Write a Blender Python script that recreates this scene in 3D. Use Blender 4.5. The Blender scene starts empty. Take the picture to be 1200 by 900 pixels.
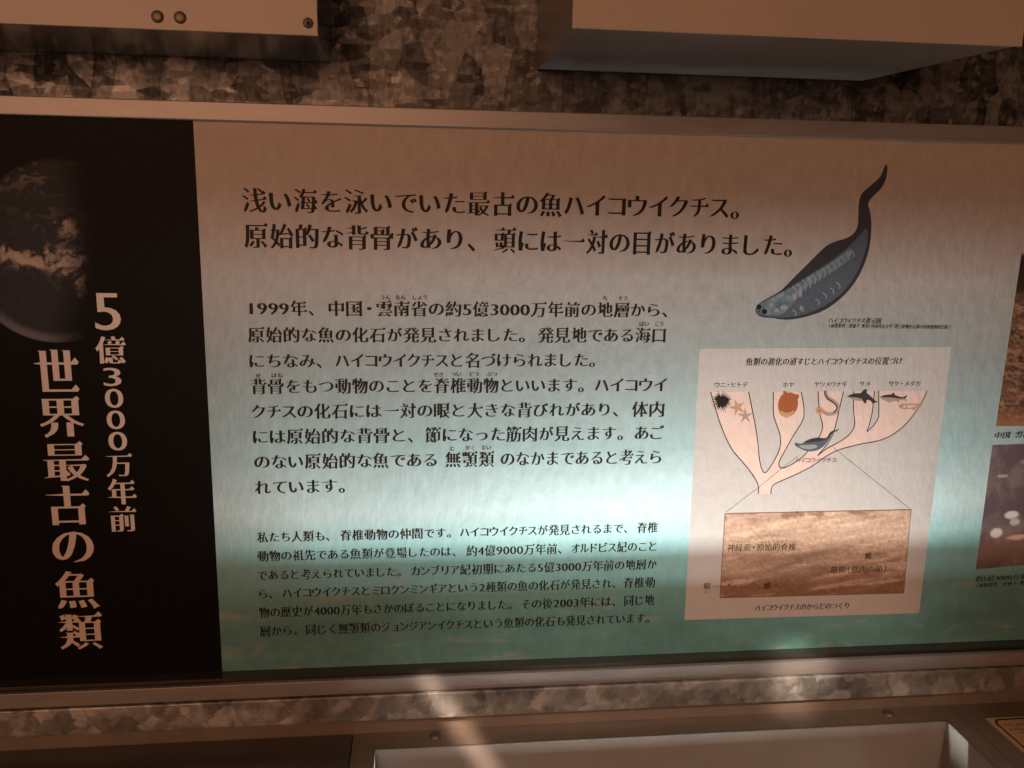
import bpy, math, random
import numpy as np
from mathutils import Vector, Matrix, noise
random.seed(7)
S = bpy.context.scene
COL = S.collection

# ------------------------------------------------------------------ camera
F = 990.0
a_ = np.array([9100., -40., F]); a_ /= np.linalg.norm(a_)
d_ = np.array([-86., 5120., F]); d_ -= a_ * d_.dot(a_); d_ /= np.linalg.norm(d_)
n_ = np.cross(a_, d_)
RT = np.array([a_[0], n_[0], -d_[0]]); DN = np.array([a_[1], n_[1], -d_[1]]); FW = np.array([a_[2], n_[2], -d_[2]])
CAM = np.array([0, -.55, 1.35])
cd = bpy.data.cameras.new('camera'); cam = bpy.data.objects.new('camera', cd); COL.objects.link(cam)
cd.sensor_width = 36; cd.lens = F / 1200 * 36; cd.clip_start = .01; cd.clip_end = 50
m = Matrix(((RT[0], -DN[0], -FW[0], CAM[0]), (RT[1], -DN[1], -FW[1], CAM[1]), (RT[2], -DN[2], -FW[2], CAM[2]), (0, 0, 0, 1)))
cam.matrix_world = m
S.camera = cam

# ------------------------------------------------------------------ world, lamps, exposure
w = bpy.data.worlds.new('World'); S.world = w; w.use_nodes = True
w.node_tree.nodes['Background'].inputs[0].default_value = (.42, .22, .14, 1)
w.node_tree.nodes['Background'].inputs[1].default_value = .12
S.view_settings.view_transform = 'Standard'; S.view_settings.look = 'None'
S.view_settings.exposure = 0; S.view_settings.gamma = 1
S.cycles.max_bounces = 6; S.cycles.use_denoising = True

def lamp(name, kind, loc, target, energy, color, roll=0, **kw):
    l = bpy.data.lights.new(name, kind); o = bpy.data.objects.new(name, l); COL.objects.link(o)
    l.energy = energy; l.color = color
    for k, v in kw.items(): setattr(l, k, v)
    d = Vector(target) - Vector(loc)
    q = d.to_track_quat('-Z', 'Y')
    o.matrix_world = Matrix.Translation(loc) @ q.to_matrix().to_4x4() @ Matrix.Rotation(roll, 4, 'Z')
    return o
WARM = (1, .47, .27)
COOL = (.93, 1.0, 1.0)
lamp('gallery_lamp', 'AREA', (-.55, -1.75, 1.60), (0.0, 0, 1.26), 12.2, (1, .49, .28), shape='RECTANGLE', size=1.5, size_y=.45)
lamp('case_tube_light', 'AREA', (.175, -.0901, .7984), (.175, .0, 1.20), 4.0, COOL, shape='RECTANGLE', size=.30, size_y=.004, spread=math.radians(140))
lamp('case_tube_light', 'AREA', (.175, -.0901, .7974), (.175, .0, 1.20), 1.6, COOL, shape='RECTANGLE', size=.30, size_y=.040, spread=math.radians(140))
lamp('ceiling_spotlight', 'SPOT', (.45, -1.5, 2.25), (.19, -.02, 1.01), 50, (1, .76, .60), spot_size=math.radians(15), spot_blend=.8, shadow_soft_size=.02)
lamp('narrow_spotlight', 'AREA', (-.25, -.9, 1.9), (.027, -.02, 1.004), .0065, (1, .74, .58), roll=math.radians(46), shape='RECTANGLE', size=.007, size_y=.072, spread=math.radians(1))
lamp('added_hotspot_lamp', 'SPOT', (.30, -1.3, 2.1), (.272, -.02, 1.033), 200, (1, .78, .62), spot_size=math.radians(2.1), spot_blend=1.0, shadow_soft_size=.01)  # added lamp standing in for a glint reflected in rail and bar

# ------------------------------------------------------------------ measuring helpers
def ray(x, y): return RT * (x - 600) / F + DN * (y - 450) / F + FW
def W(x, y, Y=0.0):
    v = ray(x, y); return CAM + v * (Y - CAM[1]) / v[1]
def H(x, y, z):
    v = ray(x, y); return CAM + v * (z - CAM[2]) / v[2]

# ------------------------------------------------------------------ object helpers
def link(name, me, mat=None, parent=None, **tags):
    o = bpy.data.objects.new(name, me); COL.objects.link(o)
    if mat is not None: me.materials.clear(); me.materials.append(mat)
    if parent is not None: o.parent = parent
    for k, v in tags.items(): o[k] = v
    return o
def thing(name, label, cat, group=None):
    o = bpy.data.objects.new(name, None); COL.objects.link(o); o['label'] = label; o['category'] = cat
    if group: o['group'] = group
    return o
def mesh(verts, faces, name='mesh', smooth=False):
    me = bpy.data.meshes.new(name); me.from_pydata([tuple(map(float, v)) for v in verts], [], faces); me.update()
    if smooth: me.polygons.foreach_set('use_smooth', [True] * len(me.polygons))
    return me
def box_mesh(x0, x1, y0, y1, z0, z1, bev=0.0):
    import bmesh
    bm = bmesh.new(); bmesh.ops.create_cube(bm, size=1)
    for v in bm.verts:
        v.co = ((x0 + x1) / 2 + v.co.x * (x1 - x0), (y0 + y1) / 2 + v.co.y * (y1 - y0), (z0 + z1) / 2 + v.co.z * (z1 - z0))
    if bev: bmesh.ops.bevel(bm, geom=bm.edges[:], offset=bev, segments=2, affect='EDGES', profile=.6)
    me = bpy.data.meshes.new('box'); bm.to_mesh(me); bm.free(); return me
def prism(poly, z0, z1):
    n = len(poly)
    v = [(p[0], p[1], z0) for p in poly] + [(p[0], p[1], z1) for p in poly]
    f = [tuple(range(n))[::-1], tuple(range(n, 2 * n))] + [(i, (i + 1) % n, n + (i + 1) % n, n + i) for i in range(n)]
    return mesh(v, f)

# ------------------------------------------------------------------ materials
class NT:
    def __init__(s, name):
        s.m = bpy.data.materials.new(name); s.m.use_nodes = True; s.t = s.m.node_tree; s.b = s.t.nodes['Principled BSDF']
    def n(s, kind, **kw):
        nd = s.t.nodes.new(kind)
        for k, v in kw.items():
            if k.startswith('i_'):
                k2 = k[2:]; k2 = int(k2) if k2.isdigit() else k2.replace('_', ' ')
                s.set(nd.inputs[k2], v)
            else: setattr(nd, k, v)
        return nd
    def set(s, inp, v):
        if isinstance(v, bpy.types.NodeSocket): s.t.links.new(v, inp)
        else: inp.default_value = v
    def B(s, **kw):
        for k, v in kw.items(): s.set(s.b.inputs[k.replace('_', ' ')], v)
    def math(s, op, a, b=0.0, clamp=False):
        nd = s.n('ShaderNodeMath', operation=op, use_clamp=clamp); s.set(nd.inputs[0], a); s.set(nd.inputs[1], b); return nd.outputs[0]
    def mix(s, f, a, b, mode='MIX'):
        nd = s.n('ShaderNodeMix', data_type='RGBA', blend_type=mode); s.set(nd.inputs[0], f)
        for i, v in ((6, a), (7, b)):
            s.set(nd.inputs[i], v if isinstance(v, bpy.types.NodeSocket) else (*v, 1)[:4])
        return nd.outputs[2]
    def ramp(s, f, stops, interp='LINEAR'):
        nd = s.n('ShaderNodeValToRGB'); s.set(nd.inputs[0], f); cr = nd.color_ramp; cr.interpolation = interp
        while len(cr.elements) > 1: cr.elements.remove(cr.elements[-1])
        for i, (p, c) in enumerate(stops):
            e = cr.elements[0] if i == 0 else cr.elements.new(p)
            e.position = p; e.color = (*c, 1)[:4] if isinstance(c, tuple) else (c, c, c, 1)
        return nd.outputs[0]
    def coords(s, scale=(1, 1, 1), rot=(0, 0, 0)):
        tc = s.n('ShaderNodeTexCoord'); mp = s.n('ShaderNodeMapping'); s.t.links.new(tc.outputs['Object'], mp.inputs[0])
        mp.inputs['Scale'].default_value = scale; mp.inputs['Rotation'].default_value = rot; return mp.outputs[0]
    def noise(s, vec, scale, detail=4, rough=.5, dist=0.0):
        nd = s.n('ShaderNodeTexNoise'); s.set(nd.inputs['Vector'], vec); nd.inputs['Scale'].default_value = scale
        nd.inputs['Detail'].default_value = detail; nd.inputs['Roughness'].default_value = rough; nd.inputs['Distortion'].default_value = dist
        return nd
    def bump(s, h, strength, dist, normal=None):
        nd = s.n('ShaderNodeBump'); s.set(nd.inputs['Height'], h); nd.inputs['Strength'].default_value = strength; nd.inputs['Distance'].default_value = dist
        if normal is not None: s.set(nd.inputs['Normal'], normal)
        return nd.outputs[0]

def simple(name, col, rough=.5, metal=0.0, var=.08, scale=120, bumpd=0.0, spec=.5):
    t = NT(name); c = t.coords(); nz = t.noise(c, scale, 5)
    k = t.ramp(nz.outputs[0], [(.3, 1 - var), (.7, 1.0)]); big = t.noise(c, 14, 6, .6, .5)
    sc = t.noise(t.coords((.3, .3, 2.5), (0, .5, .3)), 180, 3, .7)
    cc = t.mix(1.0, t.mix(1.0, col, k, 'MULTIPLY'), t.ramp(big.outputs[0], [(.3, 1 - 1.6 * var), (.65, 1.0)]), 'MULTIPLY')
    cc = t.mix(t.ramp(sc.outputs[0], [(.72, 0.0), (.8, .35)]), cc, tuple(q * .45 for q in col))
    t.B(Base_Color=cc, Roughness=t.math('ADD', t.math('MULTIPLY', big.outputs[0], .2), rough - .1), Metallic=metal, Specular_IOR_Level=spec)
    if bumpd: t.B(Normal=t.bump(t.noise(c, scale * 6, 3).outputs[0], .5, bumpd))
    return t.m

def film_relief(t):
    """laminate film: fine fibrous unevenness, longer upright than across"""
    c = t.coords((1, 1, .30)); nA = t.noise(c, 420, 4, .65)
    c2 = t.coords((1, 1, .5)); nB = t.noise(c2, 150, 3, .55)
    h = t.math('ADD', t.math('MULTIPLY', nA.outputs[0], .6), t.math('MULTIPLY', nB.outputs[0], 1.5))
    return t.bump(h, 1.0, .00021), nB.outputs[0]

def print_mat(name, col, rough=.45, relief=True, var=.06, spec=.3):
    t = NT(name)
    if relief:
        nrm, nb = film_relief(t); t.B(Normal=nrm)
        t.B(Base_Color=t.mix(1.0, col, t.ramp(nb, [(.3, 1 - var), (.7, 1.0)]), 'MULTIPLY'), Roughness=rough)
    else: t.B(Base_Color=(*col, 1), Roughness=rough)
    t.B(Specular_IOR_Level=spec)
    return t.m

def sea_print():
    t = NT('sea_print_with_light_band'); c = t.coords()
    sep = t.n('ShaderNodeSeparateXYZ'); t.set(sep.inputs[0], c)
    wob = t.noise(t.coords((1, 1, 3)), 9, 4)
    z = t.math('ADD', sep.outputs[2], t.math('MULTIPLY', t.math('SUBTRACT', wob.outputs[0], .5), .02))
    f = t.math('DIVIDE', t.math('SUBTRACT', z, 1.03), .38, True)
    r = t.ramp(f, [(0.0, (.12, .30, .29)), (.14, (.16, .37, .365)), (.24, (.26, .52, .52)), (.33, (.56, .74, .74)),
                   (.45, (.35, .50, .50)), (.60, (.33, .385, .38)), (.78, (.42, .375, .34)), (1, (.43, .335, .255))])  # printed sea tones, with the tube light's falloff painted in as a pale band
    rip = t.noise(t.coords((1, 1, 3.4)), 26, 5, .6, .4)
    fl = t.ramp(rip.outputs[0], [(.56, 0.0), (.70, 1.0)])
    low = t.ramp(f, [(0.0, .55), (.16, .55), (.27, 0.0)])
    r = t.mix(t.math('MULTIPLY', fl, low), r, (.40, .40, .34))
    dk = t.ramp(t.noise(t.coords((1, 1, 2.5)), 14, 5, .6).outputs[0], [(.35, .78), (.6, 1.0)])
    r = t.mix(t.ramp(f, [(.1, 1.0), (.3, 0.0)]), r, t.mix(1.0, r, dk, 'MULTIPLY'))
    nrm, nb = film_relief(t)
    r = t.mix(1.0, r, t.ramp(nb, [(.3, .86), (.7, 1.0)]), 'MULTIPLY')
    t.B(Base_Color=r, Roughness=.42, Normal=nrm, Specular_IOR_Level=.35); return t.m

def galvanized(name, lo, hi, scale, rough=(.28, .5), tilt=.35, tint=(1, .96, .88)):
    t = NT(name); c = t.coords((1, 1, 1))
    warp = t.noise(c, scale * 1.4, 4, .6)
    def cells(sc, mp, amount):
        wv = t.n('ShaderNodeVectorMath', operation='MULTIPLY_ADD'); t.set(wv.inputs[0], warp.outputs[1])
        wv.inputs[1].default_value = (amount * .35,) * 3; t.set(wv.inputs[2], mp)
        v = t.n('ShaderNodeTexVoronoi'); t.set(v.inputs['Vector'], wv.outputs[0]); v.inputs['Scale'].default_value = sc; return v
    v1 = cells(scale, t.coords((1.7, 1, .7), (0, .6, 0)), .9 / scale)
    v2 = cells(scale * 2.6, t.coords((.7, 1, 1.8), (0, -.5, 0)), .5 / scale)
    v3 = cells(scale * 6, c, .25 / scale)
    def facet(v, k):
        sp = t.n('ShaderNodeSeparateColor'); t.set(sp.inputs[0], v.outputs['Color'])
        cc = t.n('ShaderNodeVectorMath', operation='SUBTRACT'); t.set(cc.inputs[0], v.outputs['Color']); cc.inputs[1].default_value = (.5, .5, .5)
        ds = t.math('MULTIPLY', v.outputs['Distance'], k)
        dd = t.n('ShaderNodeVectorMath', operation='DOT_PRODUCT'); t.set(dd.inputs[0], cc.outputs[0]); t.set(dd.inputs[1], c)
        fr = t.math('FRACT', t.math('MULTIPLY', dd.outputs['Value'], scale * 1.3)); fr = t.math('ABSOLUTE', t.math('SUBTRACT', fr, .5))
        return sp, t.math('ADD', t.math('ADD', sp.outputs[0], ds), t.math('MULTIPLY', fr, .5))
    s1, f1 = facet(v1, -.45); s2, f2 = facet(v2, .3); s3, f3 = facet(v3, -.3)
    val = t.math('ADD', t.math('MULTIPLY', f1, .5), t.math('ADD', t.math('MULTIPLY', f2, .33), t.math('MULTIPLY', f3, .14)))
    ft = t.noise(t.coords((1, 1, .35), (0, .5, 0)), scale * 9, 4)
    val = t.math('ADD', val, t.math('MULTIPLY', t.math('SUBTRACT', ft.outputs[0], .5), .55))
    val = t.math('ADD', val, t.math('MULTIPLY', t.math('POWER', s3.outputs[2], 9.0), .35))
    g = t.ramp(val, [(.22, tuple(lo * k for k in tint)), (.55, tuple((lo + hi) / 2 * .8 * k for k in tint)), (.85, tuple(hi * k for k in tint))])
    # every crystal leans its own way
    geo = t.n('ShaderNodeNewGeometry')
    mixv = t.mix(.45, v1.outputs['Color'], v2.outputs['Color'])
    sub = t.n('ShaderNodeVectorMath', operation='SUBTRACT'); t.set(sub.inputs[0], mixv); sub.inputs[1].default_value = (.5, .5, .5)
    ma = t.n('ShaderNodeVectorMath', operation='MULTIPLY_ADD'); t.set(ma.inputs[0], sub.outputs[0]); ma.inputs[1].default_value = (tilt,) * 3; t.set(ma.inputs[2], geo.outputs['Normal'])
    nn = t.n('ShaderNodeVectorMath', operation='NORMALIZE'); t.set(nn.inputs[0], ma.outputs[0])
    t.B(Base_Color=g, Metallic=.45, Roughness=t.ramp(s2.outputs[1], [(0, rough[0]), (1, rough[1])]), Normal=t.bump(ft.outputs[0], .3, .0003, nn.outputs[0]))
    return t.m

def worn_zinc(name):
    t = NT(name); c = t.coords(); n1 = t.noise(c, 28, 5, .55, .6); n2 = t.noise(c, 75, 4, .6, 1.2); wv = t.n('ShaderNodeVectorMath', operation='MULTIPLY_ADD')
    t.set(wv.inputs[0], n2.outputs[1]); wv.inputs[1].default_value = (.012,) * 3; t.set(wv.inputs[2], c)
    v = t.n('ShaderNodeTexVoronoi', feature='SMOOTH_F1'); t.set(v.inputs['Vector'], wv.outputs[0]); v.inputs['Scale'].default_value = 88; v.inputs['Smoothness'].default_value = .3
    sp = t.n('ShaderNodeSeparateColor'); t.set(sp.inputs[0], v.outputs['Color'])
    val = t.math('ADD', t.math('MULTIPLY', sp.outputs[0], .26), t.math('ADD', t.math('MULTIPLY', n1.outputs[0], .7), t.math('MULTIPLY', n2.outputs[0], .4)))
    t.B(Base_Color=t.ramp(val, [(.46, (.11, .108, .10)), (.60, (.22, .215, .205)), (.72, (.34, .33, .315)), (.84, (.52, .51, .49))]), Metallic=.45, Roughness=t.ramp(val, [(.4, .55), (.9, .34)]), Normal=t.bump(val, .5, .0016))
    return t.m

def brushed(name, col, rough=.35, metal=.9, var=.1):
    t = NT(name); nz = t.noise(t.coords((.03, 1, 1)), 900, 4, .6)
    gr = t.noise(t.coords((.5, 1, 2)), 22, 6, .65, .4); sc = t.noise(t.coords((.25, 1, 3), (0, .15, 0)), 260, 3, .7)
    cc = t.mix(1.0, col, t.ramp(nz.outputs[0], [(.3, 1 - var), (.7, 1.0)]), 'MULTIPLY')
    cc = t.mix(1.0, cc, t.ramp(gr.outputs[0], [(.3, .74), (.6, 1.0)]), 'MULTIPLY'); cc = t.mix(t.ramp(sc.outputs[0], [(.70, 0.0), (.76, .5)]), cc, tuple(k * .35 for k in col))
    t.B(Base_Color=cc, Metallic=metal,
        Roughness=t.math('ADD', t.math('MULTIPLY', gr.outputs[0], .22), rough - .11), Normal=t.bump(nz.outputs[0], .25, .0001)); return t.m

def picture_mat(name, rough=.5):
    t = NT(name); at = t.n('ShaderNodeVertexColor', layer_name='ink'); nrm, nb = film_relief(t)
    t.B(Base_Color=at.outputs[0], Roughness=rough, Normal=nrm, Specular_IOR_Level=.09); return t.m

M = dict(
    sea=sea_print(),
    black=print_mat('black_print', (.0045, .0038, .0033), .5, spec=.09),
    ink=print_mat('dark_brown_ink', (.013, .009, .007), .55, False, spec=.2),
    ink2=print_mat('red_brown_ink', (.16, .06, .045), .5, False),
    greyink=print_mat('grey_brown_ink', (.10, .075, .06), .5, False),
    pinktype=print_mat('pale_pink_print', (.66, .55, .47), .45, False),
    card=print_mat('pale_card_print', (.50, .46, .43), .42),
    branch=print_mat('peach_branch_print', (.68, .50, .43), .42),
    orange=print_mat('orange_brown_print', (.33, .10, .035), .45),
    tan=print_mat('tan_print', (.50, .26, .15), .45),
    taupe=print_mat('taupe_print', (.36, .26, .21), .45),
    slate=print_mat('slate_print', (.085, .105, .13), .45),
    dark=print_mat('dark_slate_print', (.038, .036, .042), .45),
    picture=picture_mat('printed_picture'),
    galv=galvanized('galvanized_spangle', .022, .24, 46, (.36, .6), .30, (1, .97, .91)),
    galv2=worn_zinc('worn_galvanized_bar'),
    rail=brushed('satin_aluminium_rail', (.31, .285, .265), .40, .4),
    lip=brushed('dark_channel_lip', (.11, .10, .09), .22, .6),
    plate=simple('beige_painted_plate', (.50, .43, .36), .42, 0, .05, 40, .00005),
    under=simple('grey_metal_underside', (.30, .29, .28), .20, .85, .12, 25),
    under2=simple('blue_grey_painted_underside', (.25, .215, .19), .36, .1, .15, 20),
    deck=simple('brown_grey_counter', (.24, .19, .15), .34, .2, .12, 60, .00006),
    deck2=simple('dark_shade_toned_panel', (.11, .095, .08), .30, .2, .12, 60, .00004),  # dark left panel, with the lower-left shade also put into its colour
    well=simple('pale_showcase_lining', (.23, .20, .175), .4, 0, .06, 50, .00003),
    trim=brushed('bright_showcase_edge', (.24, .21, .19), .35, .6),
    steel=simple('steel_rivet', (.24, .19, .15), .5, .6, .2, 400),
    void=simple('dark_gap', (.02, .017, .014), .8),
    labelcard=simple('tan_label_card', (.60, .38, .20), .6, 0, .06, 80),
)

FLAT = .12     # ink layers lie hundredths of a millimetre above the sheet
# ------------------------------------------------------------------ lettering
_cache = {}
def loops_of(ch):
    cu = bpy.data.curves.new('t', 'FONT'); cu.body = ch; cu.resolution_u = 4
    o = bpy.data.objects.new('t', cu); COL.objects.link(o)
    bpy.context.view_layer.update()
    c2 = o.to_curve(bpy.context.evaluated_depsgraph_get()).copy()
    out = []
    for sp in c2.splines:
        pts = []
        if sp.type == 'BEZIER':
            bp = sp.bezier_points; n = len(bp)
            for i in range(n):
                A, B = bp[i], bp[(i + 1) % n]
                p0, p1, p2, p3 = A.co.xy, A.handle_right.xy, B.handle_left.xy, B.co.xy
                if (p3 - p0).length < 1e-6: continue
                dv = (p3 - p0).normalized()
                straight = abs(dv.cross(p1 - p0)) < .002 and abs(dv.cross(p2 - p0)) < .002
                ns = 1 if straight else 4
                for k in range(ns):
                    t = k / ns; q = p0 * (1 - t) ** 3 + p1 * 3 * t * (1 - t) ** 2 + p2 * 3 * t * t * (1 - t) + p3 * t ** 3
                    pts.append((q.x, q.y))
        else: pts = [(p.co.x, p.co.y) for p in sp.points]
        if len(pts) > 2: out.append(np.array(pts))
    bpy.data.objects.remove(o); bpy.data.curves.remove(c2) if c2.users == 0 else None; bpy.data.curves.remove(cu)
    return out
def area(P): x, y = P[:, 0], P[:, 1]; return .5 * np.sum(x * np.roll(y, -1) - y * np.roll(x, -1))
_l = loops_of('一')[0]; EM = (_l[:, 0].max() - _l[:, 0].min()) / .916; X0 = _l[:, 0].min() - .044 * EM

def kind_of(ch):
    o = ord(ch)
    if 0x3040 <= o <= 0x309f: return 'h'
    if 0x30a0 <= o <= 0x30ff: return 'k'
    if o < 0x250: return 'l'
    if o >= 0x4e00: return 'c'
    return 'p'
def serif_loops(ch, e, d, serif):
    L = [l / EM for l in loops_of(ch)]
    if kind_of(ch) != 'l': 
        for l in L: l[:, 0] -= X0 / EM
    if not L: return []
    big = max(L, key=lambda l: abs(area(l))); sg = 1 if area(big) > 0 else -1
    kd = kind_of(ch); out = []
    for P in L:
        keep = [i for i in range(len(P)) if np.hypot(*(P[i] - P[i - 1])) > .0025]
        P = P[keep]
        n = len(P)
        if n < 3: continue
        E = np.roll(P, -1, 0) - P; ln = np.hypot(E[:, 0], E[:, 1]); U = E / ln[:, None]
        N = np.stack([U[:, 1], -U[:, 0]], 1) * sg
        off = e * N[:, 0] ** 2 - d * N[:, 1] ** 2
        Q = np.zeros_like(P)
        for i in range(n):
            n0, n1 = N[i - 1], N[i]; o0, o1 = off[i - 1], off[i]
            det = n0[0] * n1[1] - n0[1] * n1[0]
            if abs(det) > .25: q = np.array([(o0 * n1[1] - o1 * n0[1]) / det, (n0[0] * o1 - n1[0] * o0) / det])
            else:
                nn = n0 + n1; nn = nn / max(np.hypot(*nn), 1e-6); q = nn * (o0 + o1) / 2
            l = np.hypot(*q)
            if l > .05: q = q * .05 / l
            Q[i] = P[i] + q
        res = []; extra = []
        if serif and n >= 4:
            for i in range(n):
                a, b, c2, d2 = (i - 1) % n, i, (i + 1) % n, (i + 2) % n
                if not (.04 < ln[i] < .10): continue
                if U[a].dot(U[c2]) > -.75: continue              # neighbours run back along the stroke
                if (U[a][0] * U[i][1] - U[a][1] * U[i][0]) * sg < .6: continue
                if ln[a] < .05 and ln[c2] < .05 and kd != 'h': continue
                nx, ny = N[i]
                if nx > .93 and kd in 'ck':                      # right end of a level stroke
                    top = b if P[b][1] > P[c2][1] else c2
                    h = .095
                    t0 = Q[top]
                    tri = [t0 + np.array([-.15, -.006]), t0 + np.array([-.05, h]), t0 + np.array([.028, .004])]
                    extra.append(tri + [t0 + np.array([.004, -.03])])
                elif nx < -.25 and ny < .2 and kd in 'chk':       # left falling stroke runs out to a point
                    mid = (Q[b] + Q[c2]) / 2; Q[b] = mid + (Q[b] - mid) * .15; Q[c2] = mid + (Q[c2] - mid) * .15
                elif nx > .3 and ny < -.3 and kd == 'c':
                    mid = (Q[b] + Q[c2]) / 2; Q[b] = mid + (Q[b] - mid) * 1.35; Q[c2] = mid + (Q[c2] - mid) * 1.35
                elif nx < -.93 and kd == 'h':
                    mid = (Q[b] + Q[c2]) / 2; Q[b] = mid + (Q[b] - mid) * .5; Q[c2] = mid + (Q[c2] - mid) * .5
            if kd in 'ck':
                for i in range(n):                               # square top right corners carry the same wedge
                    q0, q1 = N[i - 1], N[i]
                    if sg > 0: q0, q1 = q1, q0
                    if q0[1] > .96 and q1[0] > .96 and ln[i - 1] > .10 and ln[i] > .10:
                        t0 = Q[i]; extra.append([t0 + np.array([-.12, -.006]), t0 + np.array([-.03, .065]), t0 + np.array([.03, .0]), t0 + np.array([.0, -.04])])
                for i in range(n):                               # upright strokes start with a slanted head
                    if .04 < ln[i] < .11 and N[i][1] > .93 and U[i - 1].dot(U[(i + 1) % n]) < -.75 and ln[i - 1] > .07 and ln[(i + 1) % n] > .07:
                        lf = Q[i] if P[i][0] < P[(i + 1) % n][0] else Q[(i + 1) % n]
                        extra.append([lf + np.array([-.035, .006]), lf + np.array([.02, -.035]), lf + np.array([.03, .0])])
        res = list(Q)
        out.append(np.array(res))
        for x in extra:
            x = np.array(x)
            if area(x) * sg < 0: x = x[::-1]
            out.append(x)
    return out
def fill(loops):
    from mathutils.geometry import delaunay_2d_cdt
    vs, es = [], []
    for P in loops:
        b = len(vs); n = len(P); vs += [Vector((float(p[0]), float(p[1]))) for p in P]; es += [(b + i, b + (i + 1) % n) for i in range(n)]
    v, e, f = delaunay_2d_cdt(vs, es, [], 0, 1e-7)[:3]
    v = np.array([tuple(p) for p in v]).reshape(-1, 2)
    if not len(f): return v, []
    T = np.array([list(q) for q in f]); c = v[T].mean(1); wn = np.zeros(len(c))
    for P in loops:                                   # winding number of every triangle's centre: overlaps join, holes stay open
        A = P; Bq = np.roll(P, -1, 0)
        for a, b in zip(A, Bq):
            side = (b[0] - a[0]) * (c[:, 1] - a[1]) - (c[:, 0] - a[0]) * (b[1] - a[1])
            wn += ((a[1] <= c[:, 1]) & (b[1] > c[:, 1]) & (side > 0)).astype(int) - ((a[1] > c[:, 1]) & (b[1] <= c[:, 1]) & (side < 0)).astype(int)
    return v, [tuple(int(k) for k in t) for t, w_ in zip(T, wn) if abs(w_) > .5]
def glyph(ch, wt='mincho'):
    k = (ch, wt)
    if k not in _cache:
        e, d, s = {'title': (.034, .014, True), 'mincho': (.036, .012, True), 'body': (.034, .013, True), 'small': (.031, .007, True), 'gothic': (.012, .004, False), 'plain': (.03, -.02, False)}[wt]
        if kind_of(ch) == 'l': d = d * 1.3
        lp = serif_loops(ch, e, d, s)
        _cache[k] = fill(lp) if lp else (np.zeros((0, 2)), [])
    return _cache[k]
ADV = {'c': 1.0, 'h': .97, 'k': .86, 'l': .60, 'p': .52}
def adv(ch):
    if ch == ' ': return .5
    if ch == '・': return .7
    if ch in '（）(): ／/': return .6
    if ch in '、。': return .5
    return ADV[kind_of(ch)]
UP = np.array([0, 0, 1.0]); DEPTH = [0]
def text(parent, segs, y0, y1, em, mat='ink', wt='body', slant=0.0, name='text_line', xref=None, off=.0004):
    """segs = [(string, left px, right px)]; y0,y1 = centre height at the first and last px; em px"""
    xs0, xs1 = segs[0][1], segs[-1][2]
    V, FA = [], []
    for s, xa, xb in segs:
        ya = y0 + (y1 - y0) * (xa - xs0) / max(xs1 - xs0, 1); yb = y0 + (y1 - y0) * (xb - xs0) / max(xs1 - xs0, 1)
        A, B = W(xa, ya), W(xb, yb)
        E = W(xa, ya - em / 2)[2] - W(xa, ya + em / 2)[2]
        tot = sum(adv(c) for c in s) * 1.0
        sx = np.linalg.norm(B - A) / tot; u = (B - A) / np.linalg.norm(B - A); cur = 0
        for c in s:
            if c == ' ': cur += .5; continue
            v, f = glyph(c, wt)
            a = adv(c)
            if len(v):
                gx = v[:, 0].copy(); gy = v[:, 1] - .38
                cx = (gx.min() + gx.max()) / 2; wd = gx.max() - gx.min(); kd = kind_of(c)
                if c in '、。': gx = gx - gx.min() + .04
                elif kd == 'l' : gx = (gx - cx) * (1.12 if E else 1) + a / 2; gy = (gy + .0) * .97
                else:
                    fit = min(1.0, (a - .06) / max(wd, .01)); gx = (gx - cx) * fit + a / 2
                    if kd in 'hk': gy = gy * .93
                b0 = len(V)
                for x, y in zip(gx, gy):
                    P = A + u * (cur + x) * sx + UP * y * E + u * y * E * slant
                    V.append((P[0], -off * FLAT, P[2]))
                FA += [tuple(b0 + i for i in q) for q in f]
            cur += a
    return link(name, mesh(V, FA), M[mat], parent)
def big_glyph(parent, ch, x0, y0, x1, y1, mat, wt='mincho', name='character'):
    v, f = glyph(ch, wt)
    mn, mx = v.min(0), v.max(0); t = (v - mn) / (mx - mn)
    TL, TR, BL, BR = W(x0, y0), W(x1, y0), W(x0, y1), W(x1, y1)
    cx = (TL[0] + TR[0] + BL[0] + BR[0]) / 4; hw = (TR[0] - TL[0] + BR[0] - BL[0]) / 4
    zt, zb = (TL[2] + TR[2]) / 2, (BL[2] + BR[2]) / 2
    V = [(cx - hw + 2 * hw * a, -.0004 * FLAT, zb + (zt - zb) * b) for a, b in t]
    return link(name, mesh(V, f), M[mat], parent)

def flat(parent, pts, mat, off, name, Y=0.0, **tags):
    """a printed shape: outline in the photograph's pixels, laid on the panel"""
    P = [W(x, y) for x, y in pts]; L = np.array([[p[0], p[2]] for p in P])
    v, f = fill([L]); return link(name, mesh([(a, -off * FLAT, b) for a, b in v], f), M[mat], parent, **tags)
def stroke(parent, paths, wpx, mat, off, name):
    V, FA = [], []
    for path in paths:
        P = np.array([[W(x, y)[0], W(x, y)[2]] for x, y in path]); n = len(P); w2 = wpx * .00057 / 2
        T = np.zeros_like(P); T[1:-1] = P[2:] - P[:-2]; T[0] = P[1] - P[0]; T[-1] = P[-1] - P[-2]
        T /= np.hypot(T[:, 0], T[:, 1])[:, None]; Nn = np.stack([-T[:, 1], T[:, 0]], 1)
        b0 = len(V)
        for p, q in zip(P, Nn): V += [(p[0] + q[0] * w2, -off * FLAT, p[1] + q[1] * w2), (p[0] - q[0] * w2, -off * FLAT, p[1] - q[1] * w2)]
        FA += [(b0 + 2 * i, b0 + 2 * i + 1, b0 + 2 * i + 3, b0 + 2 * i + 2) for i in range(n - 1)]
    return link(name, mesh(V, FA), M[mat], parent)
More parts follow.
